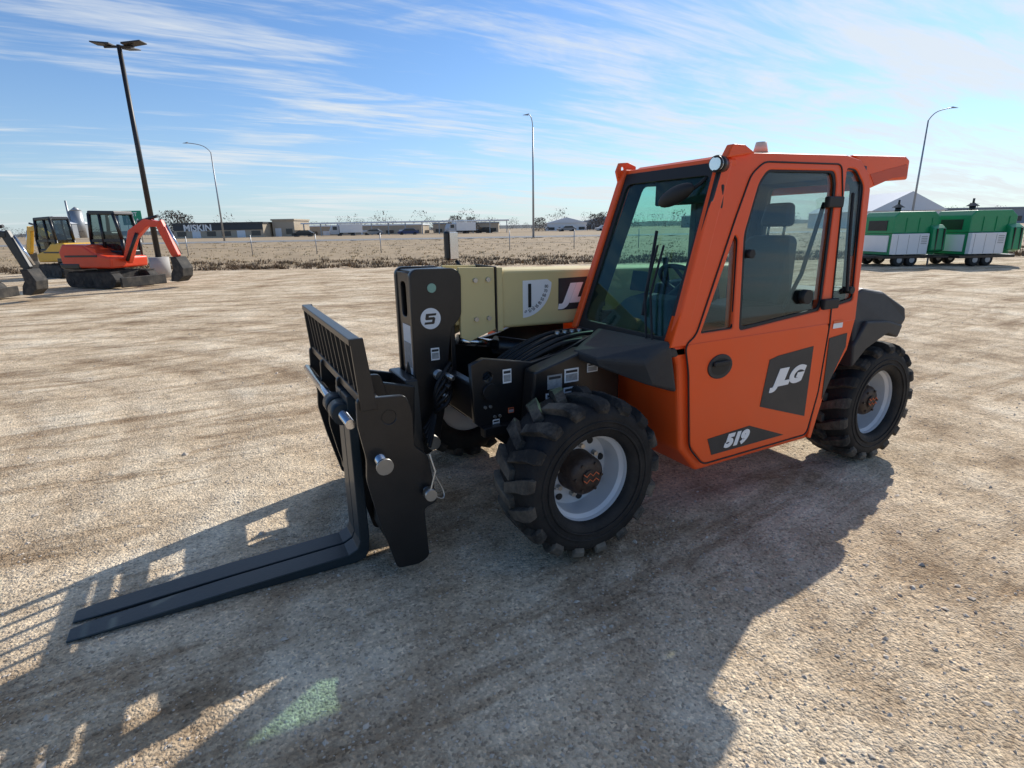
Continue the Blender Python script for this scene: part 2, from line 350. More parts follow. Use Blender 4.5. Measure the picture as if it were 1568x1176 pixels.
hull('roof_bracket_l',[(-.80,.74,1.90),(-.80,.785,1.90),(-1.0,.74,1.93),(-1.0,.785,1.93),(-.84,.74,1.965),(-.84,.78,1.965),(-.93,.74,1.965),(-.93,.78,1.965)],ORANGE,T,.006)
plate('roof_lift_eye',[(-.74,1.84),(-.72,1.90),(-.74,1.945),(-.80,1.95),(-.86,1.93),(-.86,1.84)],[[(-.765+.017*math.cos(a),1.915+.017*math.sin(a)) for a in [k*math.pi/6 for k in range(12)]]],.015,ORANGE,lambda x,z,t:(x,.04+t,z),T,.002)
prism('cab_roof',[(-.83,1.90),(-.88,1.925),(-1.2,1.945),(-1.85,1.955),(-2.0,1.90),(-2.0,1.87),(-.86,1.875)],'y',.05,.752,ORANGE,T,.015,3)
prism('roof_rear_visor',[(-1.88,1.962),(-2.42,1.975),(-2.465,1.955),(-2.47,1.84),(-2.40,1.84),(-2.26,1.83),(-2.10,1.785),(-2.03,1.77),(-1.97,1.90)],'y',.08,.745,ORANGE,T,.012,3)
prism('roof_visor_recess_shade',[(-2.43,1.93),(-2.455,1.86),(-2.30,1.845),(-2.12,1.80),(-2.06,1.86)],'y',.7445,.7475,mat('orange_paint_shadow_panel',(.62,.065,.012),.5),T,.0)  # flat panel in darker orange: recess shade put into the colour, no hollow modelled
plate('cab_right_frame',[(-.46,1.02),(-.85,1.90),(-1.95,1.92),(-1.93,1.02)],[rnd([(-.60,1.08),(-.90,1.82),(-1.35,1.84),(-1.35,1.08)],.04,3),rnd([(-1.42,1.08),(-1.42,1.84),(-1.88,1.85),(-1.86,1.08)],.04,3)],.04,CHAR,lambda x,z,t:(x,.06+t,z),T,.004)
plate('cab_right_glass',[(-.55,1.05),(-.88,1.85),(-1.9,1.87),(-1.88,1.05)],[],.004,GL_S,lambda x,z,t:(x,.06+t,z),T,0)
plate('cab_rear_frame',[(.06,1.02),(.83,1.02),(.75,1.9),(.06,1.9)],[rnd([(.13,1.15),(.77,1.15),(.70,1.82),(.13,1.82)],.04,3)],.04,CHAR,lambda y,z,t:(-1.93-.06*(z-1.02)+t,y,z),T,.004)
plate('cab_rear_glass',[(.12,1.12),(.78,1.12),(.72,1.84),(.12,1.84)],[],.004,GL_S,lambda y,z,t:(-1.93-.06*(z-1.02)+t,y,z),T,0)
box('headliner',(-1.95,.09,1.845),(-.9,.73,1.87),DARKIN,T,.01)
hull('seat_cushion',[(-1.05,.25,1.03),(-1.05,.68,1.03),(-1.55,.25,1.03),(-1.55,.68,1.03),(-1.07,.27,1.14),(-1.07,.66,1.14),(-1.55,.27,1.12),(-1.55,.66,1.12)],SEAT,T,.03)
hull('seat_back',[(-1.45,.28,1.05),(-1.45,.65,1.05),(-1.60,.28,1.05),(-1.60,.65,1.05),(-1.56,.31,1.52),(-1.56,.62,1.52),(-1.68,.33,1.52),(-1.68,.60,1.52)],SEAT,T,.04)
hull('headrest',[(-1.60,.36,1.57),(-1.60,.57,1.57),(-1.69,.36,1.57),(-1.69,.57,1.57),(-1.62,.38,1.71),(-1.62,.55,1.71),(-1.70,.38,1.71),(-1.70,.55,1.71)],SEAT,T,.03)
for q in (.41,.52): cyl('headrest_post_%d'%(q*100),(-1.64,q,1.50),(-1.65,q,1.60),.008,ZINC,T,seg=8)
hull('dashboard',[(-.52,.12,1.0),(-.52,.80,1.0),(-.78,.12,1.0),(-.78,.80,1.0),(-.62,.30,1.20),(-.62,.62,1.20),(-.78,.30,1.22),(-.78,.62,1.22)],DARKIN,T,.03)
hull('instrument_display',[(-.76,.20,1.22),(-.76,.34,1.22),(-.74,.20,1.34),(-.74,.34,1.34),(-.72,.2,1.22),(-.72,.34,1.22)],DARKIN,T,.008)
cyl('steering_column',(-.70,.46,1.12),(-.92,.46,1.26),.03,DARKIN,T)
st=[]
for k in range(24):
    a=k*math.pi/12; st.append(Vector((-.93,.46,1.265))+Vector((.19*math.cos(a)*.62,.19*math.sin(a),.19*math.cos(a)*.55)))
tube('steering_wheel',st,.014,DARKIN,T,True)
for k in (0,8,16): tube('steering_spoke_%d'%k,[(-.93,.46,1.265),st[k]],.010,DARKIN,T)
hull('right_console',[(-1.5,.10,1.0),(-.95,.10,1.0),(-1.5,.24,1.0),(-.95,.24,1.0),(-1.45,.11,1.28),(-1.0,.11,1.24),(-1.45,.22,1.28),(-1.0,.22,1.24)],DARKIN,T,.02)
cyl('joystick',(-1.05,.17,1.24),(-1.02,.17,1.40),.016,DARKIN,T); 
tube('seat_belt',[(-1.7,.72,1.7),(-1.6,.70,1.3),(-1.5,.68,1.1)],.012,TRIM,T)
box('sun_visor',(-.96,.15,1.70),(-.93,.7,1.85),DARKIN,T,.01)
box('rear_shelf',(-1.92,.10,1.02),(-1.66,.80,1.20),DARKIN,T,.02)
yv=.8676
plate('door_handle_recess',[(-.78+.085*math.cos(a),.88+.062*math.sin(a)) for a in [k*math.pi/14 for k in range(28)]],[],.012,CHAR,side(.0),T,.003)
plate('door_handle_cup',[(-.78+.065*math.cos(a),.88+.045*math.sin(a)) for a in [k*math.pi/14 for k in range(28)]],[],.001,TRIM,side(.0095),T,.0)
box('door_handle_lever',(-.84,yv+.012,.885),(-.72,yv+.024,.912),TRIM,T,.006)
plate('door_decal',[(-1.17,.865),(-1.24,.88),(-1.545,.90),(-1.545,.47),(-1.13,.60)],[],.002,CHAR,side(.0035),T,0)
plate('quarter_decal',[(-1.69,.93),(-1.86,.945),(-1.865,.86),(-1.75,.655),(-1.70,.55)],[],.002,CHAR,side(.0015),T,0)
plate('sill_decal',[(-.735,.485),(-1.06,.50),(-1.37,.385),(-.775,.385)],[],.002,CHAR,side(.0035),T,0)
text('door_lettering','JLG',.125,MY(-1.345,yv+.0055,.745),WHITE,T,.35,.0008,.009,1.3)
text('model_number','519',.095,MY(-.955,yv+.0055,.44),WHITE,T,.3,.0008,.007,1.25)
box('warning_label',(-1.80,yv+.001,.985),(-1.71,yv+.0025,1.015),WHITE,T,0)
box('warning_label_red',(-1.80,yv+.001,1.017),(-1.71,yv+.0025,1.03),REDTX,T,0)
for zc,xc in ((1.70,-1.64),(1.135,-1.62),):
    box('window_hinge_%d'%int(zc*100),(xc-.11,ty(zc)-.01,zc-.03),(xc+.03,ty(zc)+.022,zc+.03),TRIM,T,.008)
for x,z in ((-1.45,1.19),(-1.86,1.2),(-.99,1.44)):
    cyl('window_knob_%d'%int(-x*100),(x,ty(z)-.02,z),(x,ty(z)+.018,z),.022 if x>-1.4 or x<-1.5 else .04,TRIM,T)
tube('grab_rail',[(-1.80,ty(1.20)+.02,1.20),(-1.79,ty(1.5)+.03,1.5),(-1.83,ty(1.75)+.02,1.75)],.009,TRIM,T,kind='N')
for k,(y0,y1) in enumerate(((.655,.60),(.70,.645))):
    tube('wiper_arm_%d'%k,[wpt(y0+.05,1.03,.04),wpt(.60+k*.04,1.25,.05),wpt(y1-.10+.06,1.49,.035)],.006,TRIM,T)
tube('wiper_blade',[wpt(.60,1.14,.018),wpt(.50,1.56,.018)],.009,TRIM,T)
def ell(name,c,rx,ry,rz,m,rot=None):
    bm=bmesh.new(); bmesh.ops.create_uvsphere(bm,u_segments=24,v_segments=12,radius=1)
    M=Matrix.Translation(c)@(rot or Matrix())@Matrix.Diagonal((rx,ry,rz,1)); bm.transform(M); return bm2(name,bm,m,T,0,True)
ell('front_mirror',(-.66,.60,1.735),.03,.125,.045,TRIM,Matrix.Rotation(.30,4,'X'))
tube('mirror_arm',[(-.70,.66,1.755),(-.73,.70,1.79),(-.80,.72,1.86)],.009,TRIM,T)
cyl('work_lamp_body',(-.80,.755,1.87),(-.735,.785,1.87),.040,BLACK,T); cyl('work_lamp_lens',(-.737,.784,1.87),(-.728,.788,1.87),.034,LENS,T)
tube('work_lamp_ring',[(-.727,.789+.033*math.cos(k*math.pi/8),1.87+.033*math.sin(k*math.pi/8)) for k in range(16)],.005,BLACK,T,True)
box('work_lamp_bracket',(-.80,.745,1.66),(-.775,.79,1.78),TRIM,T,.01)
cyl('beacon_base',(-1.45,.45,1.95),(-1.45,.45,1.985),.05,TRIM,T); cyl('beacon',(-1.45,.45,1.985),(-1.45,.45,2.045),.042,AMBER,T,.03)
hull('front_fender',[(-.44,.28,1.035),(-.44,.865,1.05),(-.16,.42,.955),(-.185,.60,.94),(-.33,.80,.945),(-.44,.28,.95),(-.50,.87,.775),(-.17,.42,.91),(-.205,.61,.895),(-.37,.82,.82)],CHAR,T,.02)
o=prism('rear_fender',[(-1.93,1.16),(-2.03,1.20),(-2.25,1.165),(-2.46,1.05),(-2.485,.97),(-2.40,.88),(-2.30,.93),(-2.08,.845),(-1.935,.87)],'y',.52,.875,CHAR,T,.02,3)
for v in o.data.vertices:
    if v.co.z>1.1 and v.co.y>.8: v.co.y=.83
prism('rear_fender_lip',[(-2.03,1.0),(-2.25,.985),(-2.44,.94),(-2.40,.86),(-2.28,.90),(-2.06,.82),(-1.94,.72),(-1.92,.86)],'y',.72,.885,CHAR,T,.012,3)
prism('engine_hood',[(-.75,.5),(-.75,1.02),(-1.2,1.10),(-2.3,1.10),(-2.55,.95),(-2.6,.5)],'y',-.84,-.42,ORANGE,T,.03,3)
box('rear_body',(-2.6,-.42,.45),(-1.98,.5,1.0),CHAR,T,.03)
prism('right_front_cover',[(-.25,.80),(-.28,.98),(-.75,1.06),(-.75,.75)],'y',-.84,-.40,ORANGE,T,.03,3)
box('chassis_main',(-2.4,-.32,.33),(.05,.32,.58),BLACK,T,.01)
prof=[(.40,.93),(.385,.62),(.13,.40),(-.62,.40),(-.62,1.0),(-.32,1.0),(-.12,.93),(.05,.90),(.33,.955)]
plate('frame_plate_l',prof,[[(.31+.03*math.cos(a),.86+.03*math.sin(a)) for a in [k*math.pi/6 for k in range(12)]]],.03,BLACK,lambda x,z,t:(x,.335+t,z),T,.003)
plate('frame_plate_r',prof,[],.03,BLACK,lambda x,z,t:(x,-.38+t,z),T,.003)
box('frame_cross',( .30,-.36,.60),(.36,.32,.80),BLACK,T,.01)
prism('frame_side_box',[(.10,.88),(.13,.58),(-.10,.50),(-.45,.52),(-.45,.95),(-.2,.96)],'y',.36,.47,BLACK,T,.012)
box('frame_step',(.16,.35,.55),(.36,.40,.60),BLACK,T,.005)
cyl('frame_pivot_pin',(.30,.345,.78),(.30,.375,.78),.045,BLACK,T); 
for i in range(7): cyl('frame_bolt_%d'%i,(.33-.03*(i%2)-.09*(i//2)*.6,.345,.70-.06*(i//2)),(.33-.03*(i%2)-.09*(i//2)*.6,.362,.70-.06*(i//2)),.009,ZINC,T,seg=6)
def sticker(n,x,z,w_,h_,y,m=WHITE):
    box(n,(x-w_/2,y,z-h_/2),(x+w_/2,y+.0015,z+h_/2),m,T,0)
    box(n+'_print',(x-w_*.4,y+.001,z-h_*.38),(x+w_*.4,y+.0025,z+h_*.1),GREYD,T,0)
    box(n+'_header',(x-w_*.4,y+.001,z+h_*.2),(x+w_*.4,y+.0025,z+h_*.38),CHAR,T,0)
sticker('label_1',.20,.85,.05,.075,.3565)
for i,(x,z) in enumerate(((.00,.815),(-.105,.835),(.01,.72),(-.10,.735))): sticker('label_%d'%(i+2),x-.02,z,.09,.075,.4715,(GREYD,WHITE,LGREY,WHITE)[i])
sticker('label_7',.27,.60,.04,.05,.3565); sticker('label_8',-.26,.86,.07,.05,.4715); sticker('label_9',.44,.92,.05,.07,-.0455); sticker('label_10',.18,.66,.035,.03,.3565,REDTX)
cyl('front_axle',(0,-.6,.415),(0,.6,.415),.085,BLACK,T); cyl('rear_axle',(-2.34,-.6,.415),(-2.34,.6,.415),.085,BLACK,T)
hull('axle_knuckle',[(-.12,.42,.32),(.12,.42,.32),(-.12,.42,.52),(.12,.42,.52),(-.08,.62,.34),(.08,.62,.34),(-.08,.62,.5),(.08,.62,.5)],BLACK,T,.02)
for i in range(7):
    y=.05+.04*i; tube('hose_%d'%i,[(-.55,y,.95+.02*(i%3)),(-.25,y+.05,1.01+.02*(i%2)),(.0,y,.92),(.15,y-.06,.80),(.28,y-.1,.66)],.012,TRIM,T,kind='N')
box('valve_block',(-.40,.14,.86),(-.18,.30,.99),BLACK,T,.01)
for i in range(4): cyl('fitting_%d'%i,(-.36+.05*i,.2,.99),(-.36+.05*i,.2,1.02),.014,ZINC,T,seg=6)
cyl('lift_cylinder',(-.9,-.18,.70),(.0,-.18,.90),.055,BLACK,T); cyl('compensation_cylinder_rod',(.0,-.18,.90),(.25,-.18,.96),.03,CHROME,T)
def tilt(x): return 0.03*x
def boomp(name,x0,x1,y0,y1,z0,z1,m,bev=.012):
    return prism(name,[(x0,z0+tilt(x0)),(x1,z0+tilt(x1)),(x1,z1+tilt(x1)),(x0,z1+tilt(x0))],'y',y0,y1,m,T,bev,3)
boomp('boom_outer',.03,-2.2,-.31,-.055,1.02,1.36,BEIGE,.02)
boomp('boom_front_band',.045,.005,-.325,-.045,1.005,1.375,BEIGE,.006)
boomp('boom_collar_gap',.052,.0455,-.328,-.042,1.0,1.38,BLACK,.002)
boomp('boom_inner',.30,.0,-.29,-.077,1.05,1.34,BEIGE,.015)
for s_,a_,b_ in (('l',-.075,-.052),('r',-.32,-.30)):
    prism('boom_head_plate_'+s_,[(.055,1.02),(.055,1.376),(.275,1.385),(.275,.99),(.22,.965),(.12,1.0)],'y',a_,b_,BEIGE,T,.004)
for x,z in ((.10,1.31),(.18,1.31),(.10,1.09),(.18,1.09)): cyl('boom_bolt_%d%d'%(x*100,z*100),(x,-.052,z),(x,-.038,z),.014,ZINC,T,seg=6)
box('boom_decal_panel',(-.74,-.0545,1.095),(-.38,-.053,1.29),CHAR,T,0)
text('boom_lettering','JLG',.15,MY(-.56,-.052,1.19),WHITE,T,.35,.0006,.010,1.3)
fan=[(-.13,1.29),(-.30,1.29)]+[(-.13-.20*math.cos(a),1.27-.20*math.sin(a)) for a in [k*math.pi/2/12 for k in range(13)]]
plate('boom_angle_scale',fan,[],.001,WHITE,lambda x,z,t:(x,-.0535+t,z),T,0)
box('angle_needle',(-.185,-.053,1.13),(-.165,-.047,1.27),BLACK,T,.002)
for k in range(9):
    a=math.radians(8+k*9.5); text('scale_number_%d'%k,str(80-10*k) if k<8 else '0',.026,MY(-.13-.165*math.cos(a),-.0525,1.27-.165*math.sin(a),-a*.6),BLACK,T)
nose=[(.268,1.345),(.30,1.38),(.53,1.385),(.555,1.36),(.56,.70),(.60,.58),(.60,.36),(.52,.33),(.45,.38),(.40,.60),(.37,.85),(.34,1.05),(.275,1.12)]
plate('boom_nose_l',rnd(nose,.025,3),[],.03,BLACK,lambda x,z,t:(x,-.065+t,z),T,.004)
plate('boom_nose_r',rnd(nose,.025,3),[],.03,BLACK,lambda x,z,t:(x,-.315+t,z),T,.004)
plate('boom_nose_front',[(-.30,.62),(-.08,.62),(-.08,1.365),(-.30,1.365)],[rnd([(-.24,1.12),(-.14,1.12),(-.14,1.32),(-.24,1.32)],.04,4)],.02,BLACK,lambda y,z,t:(.54+t,y,z),T,.003)
box('boom_nose_top',(.29,-.30,1.355),(.535,-.08,1.378),BLACK,T,.004)
box('boom_nose_back',(.30,-.30,.70),(.33,-.08,1.34),BLACK,T,.004)
box('nose_warning_label',(.5545,-.235,.80),(.556,-.10,1.08),WHITE,T,0)
box('nose_warning_print',(.555,-.225,.84),(.5575,-.11,.98),GREYD,T,0)
cyl('nose_logo_disc',(.455,-.046,1.12),(.455,-.043,1.12),.058,WHITE,T,seg=40)
def lp(name,pts): plate(name,[(.455-x*.001,1.12+z*.001) for x,z in pts],[],.0008,BLACK,lambda x,z,t:(x,-.0420+t,z),T,0)
lp('nose_logo_mark',[(-26,28),(34,28),(30,16),(-10,16),(-12,8),(20,8),(26,0),(20,-26),(14,-30),(-38,-30),(-35,-18),(6,-18),(9,-6),(-28,-6),(-32,0)])
cyl('nose_reflector',(.44,-.046,1.285),(.44,-.041,1.285),.025,mat('reflector_green',(.25,.45,.35),.3),T)
cyl('nose_pin',(.50,-.40,.42),(.50,.02,.42),.04,ZINC,T); cyl('tilt_pin',(.43,-.36,.80),(.43,.0,.80),.03,ZINC,T)
cyl('tilt_cylinder',(.45,-.18,1.05),(.58,-.18,.62),.05,BLACK,T)
for i in range(5):
    tube('nose_hose_%d'%i,[(.36,-.03,.86-.03*i),(.42,.04+.02*i,.84-.04*i),(.50,.06,.74-.03*i),(.47,.02,.60),(.56,.03+.02*i,.52-.02*i)],.011,TRIM,T,kind='N')
for i in range(4): cyl('coupler_%d'%i,(.42+.02*i,.02,.82-.05*i),(.39+.02*i,.085,.80-.05*i),.015,ZINC if i%2==0 else BLACK,T,seg=10)
hull('quick_coupler',[(.56,-.34,.80),(.56,-.02,.80),(.63,-.34,.80),(.63,-.02,.80),(.57,-.38,.28),(.57,.06,.28),(.74,-.38,.25),(.74,.06,.25)],BLACK,T,.01)
for yy in (-.30,.02): hull('coupler_hook_%d'%(yy*100),[(.60,yy,.78),(.60,yy+.03,.78),(.90,yy,.86),(.90,yy+.03,.86),(.90,yy,.74),(.90,yy+.03,.74),(.62,yy,.5),(.62,yy+.03,.5)],BLACK,T,.006)
cyl('right_mirror_stalk',(-.3,-.76,1.0),(-.02,-.79,1.38),.012,BLACK,T)
rm=box('right_mirror',(-.06,-.025,-.10),(.06,.025,.10),BLACK,T,.02); rm.location=(.01,-.80,1.48); rm.rotation_euler=(0,0,.6)
rf=box('right_mirror_glass',(-.05,.0255,-.088),(.05,.029,.088),CHROME,T,.004); rf.location=(.01,-.80,1.48); rf.rotation_euler=(0,0,.6)
cyl('right_lamp',(.06,-.80,1.30),(.10,-.78,1.30),.04,LENS,T); cyl('right_lamp_post',(.05,-.80,1.0),(.06,-.80,1.30),.012,BLACK,T); box('right_lamp_bracket',(-.3,-.82,.96),(.07,-.78,1.0),BLACK,T)
sidep=[(1.01,.90),(.80,.885),(.775,.80),(.778,.64),(.715,.58),(.685,.34),(.75,.32),(.74,.06),(.79,.035),(.895,.045),(.965,.34),(.998,.52),(.99,.62),(1.015,.78)]
hole=[(.88+.035*math.cos(a),.80+.035*math.sin(a)) for a in [k*math.pi/8 for k in range(16)]]
h_2=[(.73+.02*math.cos(a),.41+.02*math.sin(a)) for a in [k*math.pi/6 for k in range(12)]]
for nm,yy in (('l',.52),('r',-.72),('c1',.10),('c2',-.34)):
    plate('carriage_side_%s'%nm,rnd(sidep,.02,3),[hole,h_2],.022,BLACK,lambda x,z,t,yy=yy:(x,yy+t,z),T,.003)
box('carriage_back_panel',(.80,-.71,.50),(.82,.51,.70),BLACK,T,.005)
box('carriage_lower_bar',(.84,-.71,.10),(.90,.51,.20),BLACK,T,.008)
cyl('carriage_upper_bar',(.88,-.73,.80),(.88,.53,.80),.034,BLACK,T)
cyl('fork_shaft',(1.035,-.72,.775),(1.035,.47,.775),.022,CHROME,T); cyl('fork_lock_pin',(.935,.30,.635),(.935,.60,.605),.026,CHROME,T); cyl('lock_pin_cap',(.935,.60,.605),(.935,.612,.604),.038,ZINC,T)
cyl('lower_pin',(.73,.40,.41),(.73,.575,.41),.018,CHROME,T); cyl('lower_pin_cap',(.73,.555,.41),(.73,.60,.41),.028,ZINC,T)
tube('pin_chain',[(.73,.59,.43),(.70,.585,.52),(.715,.56,.60)],.005,ZINC,T)
tube('pin_chain_2',[(.71,.58,.40),(.67,.585,.36),(.65,.56,.40),(.70,.55,.50)],.004,ZINC,T,kind='N')
def bk(z): return .965+.03*(z-.85)/.3
for nm,z0,z1 in (('top',1.135,1.165),('bottom',.87,.91)):
    box('backrest_%s_rail'%nm,(bk(z0)-.02,-.725,z0),(bk(z0)+.03,.545,z1),BLACK,T,.004)
for i in range(12):
    y=-.715+i*(1.24/11); hull('backrest_bar_%d'%i,[(bk(q)+o_,y+s_,q) for q in (.9,1.15) for o_ in (-.015,.02) for s_ in (-.006,.006)],BLACK,T,0)
for yy in (.53,-.73): hull('backrest_side_%d'%(yy*100),[(.93,yy,.85),(1.0,yy,.85),(.93,yy+.02,.85),(1.0,yy+.02,.85),(.965,yy,1.165),(1.02,yy,1.165),(.965,yy+.02,1.165),(1.02,yy+.02,1.165)],BLACK,T,.003)
for i,(y0,y1) in enumerate(((.205,.325),(.075,.192))):
    pr=[(.975,.86),(1.015,.86),(1.02,.11),(1.035,.075),(1.08,.055),(1.6,.042),(2.14,.018),(2.21,.012),(2.21,.003),(1.05,.003),(1.0,.015),(.98,.05),(.972,.12)]
    o=prism('fork_%d'%i,pr,'y',y0,y1,FORK,T,.004)
    for v in o.data.vertices:
        if v.co.x>2.1:
            k=(v.co.x-2.1)/.11; c_=(y0+y1)/2; v.co.y=c_+(v.co.y-c_)*(1-.28*k)
    cyl('fork_eye_%d'%i,(1.035,y0+.005,.775),(1.035,y1-.005,.775),.05,FORK,T)
def wheel(tag,x,y,side_):
    P=empty('wheel_'+tag,(x,y,.415)); P.parent=T
    if side_<0: P.rotation_euler=(0,0,math.pi)
    tp=[(.222,.13),(.235,.15),(.27,.158),(.32,.160),(.350,.155),(.368,.135),(.376,.09),(.378,0),(.376,-.09),(.368,-.135),(.350,-.155),(.32,-.160),(.27,-.158),(.235,-.15),(.222,-.13)]
    o=lathe('tyre',tp,RUBBER,P,64,closed=True); o.modifiers.clear()
    for q,rr in enumerate((.266,.300)):
        o=lathe('sidewall_ring_%d'%q,[(rr-.004,.158),(rr,.1635),(rr+.006,.163),(rr+.010,.159)],RUBBER,P,64,closed=True); o.modifiers.clear()
    bm=bmesh.new(); n=17
    for s in (1,-1):
        for k in range(n):
            th0=2*math.pi*(k+(.5 if s<0 else 0))/n
            path=[(-.020,.410,0),(.05,.414,.075),(.105,.412,.135),(.142,.404,.160),(.160,.388,.170),(.166,.362,.174)]
            prev=None
            for j,(yy,rr,dt) in enumerate(path):
                wdt=(.050,.054,.060,.068,.070,.062)[j]/.4; rb=min(rr-.036,.370) if j<4 else rr-.045
                yb=yy if j<4 else yy-.024
                ring=[]
                for (r_,t_,y_) in ((rr,-wdt/2,yy),(rr,wdt/2,yy),(rb,wdt/2*1.15,yb),(rb,-wdt/2*1.15,yb)):
                    a=th0+dt+t_; ring.append(bm.verts.new((r_*math.cos(a),s*y_,r_*math.sin(a))))
                if prev:
                    for q in range(4): bm.faces.new((prev[q],prev[(q+1)%4],ring[(q+1)%4],ring[q]))
                else: bm.faces.new(ring)
                prev=ring
            bm.faces.new(prev)
    bm2('tread_lugs',bm,LUG,P,.003)
    lathe('rim',[(.222,.10),(.236,.140),(.246,.146),(.248,.142),(.246,.137),(.236,.134),(.224,.120),(.218,.09),(.200,.075),(.196,.0),(.190,-.03),(.17,-.035),(.13,-.02),(.10,-.02),(.10,-.06),(.20,-.10),(.222,-.10)],RIM,P,64)
    lathe('hub',[(.0,.095),(.06,.095),(.085,.088),(.10,.07),(.106,.0),(.11,-.03)],HUB,P,40)
    for k in range(8):
        a=k*math.pi/4+.2; cyl('lug_nut_%d'%k,(.128*math.cos(a),-.022,.128*math.sin(a)),(.128*math.cos(a),.008,.128*math.sin(a)),.013,ZINC,P,seg=6)
        a=k*math.pi/4+.6; cyl('rim_slot_%d'%k,(.162*math.cos(a),-.045,.162*math.sin(a)),(.162*math.cos(a),-.025,.162*math.sin(a)),.018,TRIM,P,seg=14)
    cyl('hub_cap',(0,.09,0),(0,.108,0),.04,HUB,P)
    for k in range(6):
        a=k*math.pi/3; cyl('hub_bolt_%d'%k,(.075*math.cos(a),.09,.075*math.sin(a)),(.075*math.cos(a),.100,.075*math.sin(a)),.008,HUB,P,seg=6)
    for q,z_ in enumerate((.02,-.012)): tube('hub_marking_%d'%q,[(-.05+.018*k,.110,z_+(.008 if k%2 else -.008)) for k in range(6)],.0025,REDTX,P)
    cyl('valve_stem',(.21,.10,.0),(.20,.125,.0),.005,ZINC,P,seg=6)
wheel('front_left',0,.72,1); wheel('rear_left',-2.34,.72,1); wheel('front_right',0,-.74,-1); wheel('rear_right',-2.34,-.74,-1)
# ---------------------------------------------------------------- background objects
def excavator(name,loc,rot,body,house_rot=0,arm=None,sc=1):
    P=empty(name,loc,rot); P.scale=(sc,)*3; arm=arm or body
    for s in (-.62,.62):
        prism('track_%d'%(s>0),rnd([(-.95,.03),(.95,.03),(1.1,.25),(.95,.50),(-.95,.50),(-1.1,.25)],.12,3),'y',s-.15,s+.15,TRACK,P,.01)
        for k in range(5): cyl('roller_%d_%d'%(s>0,k),(-.8+.4*k,s-.165,.22),(-.8+.4*k,s+.165,.22),.10,TRACK,P,seg=14)
        for k in range(22): box('grouser_%d_%d'%(s>0,k),(-.93+.085*k,s-.155,.50),(-.89+.085*k,s+.155,.53),TRACK,P,0)
    box('undercarriage',(-.6,-.45,.25),(.6,.45,.55),TRACK,P,.02); box('dozer_blade',(-1.35,-.8,.05),(-1.28,.8,.36),TRACK,P,.02)
    for s in(-.4,.4): box('blade_arm_%d'%(s>0),(-1.3,s-.05,.2),(-.8,s+.05,.3),TRACK,P,.01)
    cyl('slew_ring',(0,0,.5),(0,0,.62),.4,BLACK,P)
    H=empty('house',(0,0,0),house_rot); H.parent=P
    prism('house_body',[(-1.05,.65),(.75,.62),(.80,.95),(.2,1.10),(-.2,1.36),(-.95,1.38),(-1.12,1.15)],'y',-.72,.72,body,H,.06,3)
    prism('counterweight',[(-1.15,.66),(-1.0,.6),(-.4,.6),(-.4,.80),(-1.16,.80)],'y',-.73,.73,BLACK,H,.05,3)
    box('side_stripe',(-.9,-.735,.98),(.3,.735,1.04),BLACK,H,.004)
    cabp=[(-.45,.98),(.62,.98),(.66,1.5),(.50,2.30),(-.40,2.33),(-.5,1.5)]
    prism('cab_glass',[(x*.97,z) for x,z in cabp],'y',-.02,.64,GL_D,H,.02)
    for i,(a,b_) in enumerate(((0,5),(5,4),(1,2),(2,3))):
        for yy in (-.03,.65): cyl('cab_post_%d_%d'%(i,yy>0),(cabp[a][0],yy,cabp[a][1]),(cabp[b_][0],yy,cabp[b_][1]),.055,BLACK,H,seg=8)
    for yy in (-.03,.65): cyl('cab_mid_post_%d'%(yy>0),(-.05,yy,1.0),(-.02,yy,2.3),.045,BLACK,H,seg=8); box('cab_waist_rail_%d'%(yy>0),(-.48,yy-.03,1.42),(.64,yy+.03,1.52),BLACK,H,.01)
    prism('cab_roof',[(-.45,2.28),(.58,2.26),(.55,2.38),(-.42,2.41)],'y',-.06,.69,BLACK,H,.03)
    box('cab_lower',(-.45,-.04,.9),(.66,.67,1.15),BLACK,H,.03); box('cab_seat',(-.3,.15,1.1),(.1,.5,1.75),BLACK,H,.05); box('cab_console',(.3,.1,1.1),(.5,.55,1.6),BLACK,H,.05)
    prism('boom',[(.75,.85),(.95,.75),(1.35,1.50),(1.85,1.88),(2.30,1.86),(2.33,2.02),(1.8,2.12),(1.15,1.78)],'y',-.26,-.08,arm,H,.02)
    prism('stick',[(2.13,1.98),(2.37,2.08),(2.78,1.0),(2.66,.85),(2.52,1.0)],'y',-.24,-.1,arm,H,.02)
    cyl('boom_ram',(.95,-.30,.85),(1.5,-.30,1.68),.05,BLACK,H,seg=10); cyl('stick_ram',(1.5,-.17,2.03),(2.25,-.17,2.19),.045,BLACK,H,seg=10)
    cyl('bucket_ram',(2.5,-.17,1.90),(2.88,-.17,1.05),.04,CHROME,H,seg=10)
    prism('bucket',[(2.6,.95),(2.82,.95),(3.0,.60),(2.95,.35),(2.75,.18),(2.50,.20),(2.55,.45),(2.65,.6)],'y',-.40,.06,TRACK,H,.02)
    for k in range(4): hull('bucket_tooth_%d'%k,[(2.55,-.38+k*.13,.25),(2.55,-.33+k*.13,.25),(2.53,-.38+k*.13,.19),(2.53,-.33+k*.13,.19),(2.37,-.355+k*.13,.24)],ZINC,H,0)
    return P
excavator('mini_excavator',B(17.8,-12.6),HEAD+math.pi-.30,EXO,math.pi+.12,None,.96)
excavator('mini_excavator',B(22.6,-17.6),HEAD+2.6,EXY,.2,None,.95)
excavator('mini_excavator',B(14.3,-14.35),HEAD+math.pi+.1,EXY,math.pi-.1,mat('dark_arm_paint',(.02,.02,.02),.4),.84)
P=empty('parking_lot_light_pole',B(21.1,-13.1))
cyl('concrete_base',(0,0,0),(0,0,.75),.33,CONC,P); cyl('pole',(0,0,.75),(0,0,7.75),.10,DPOLE,P,.07,16)
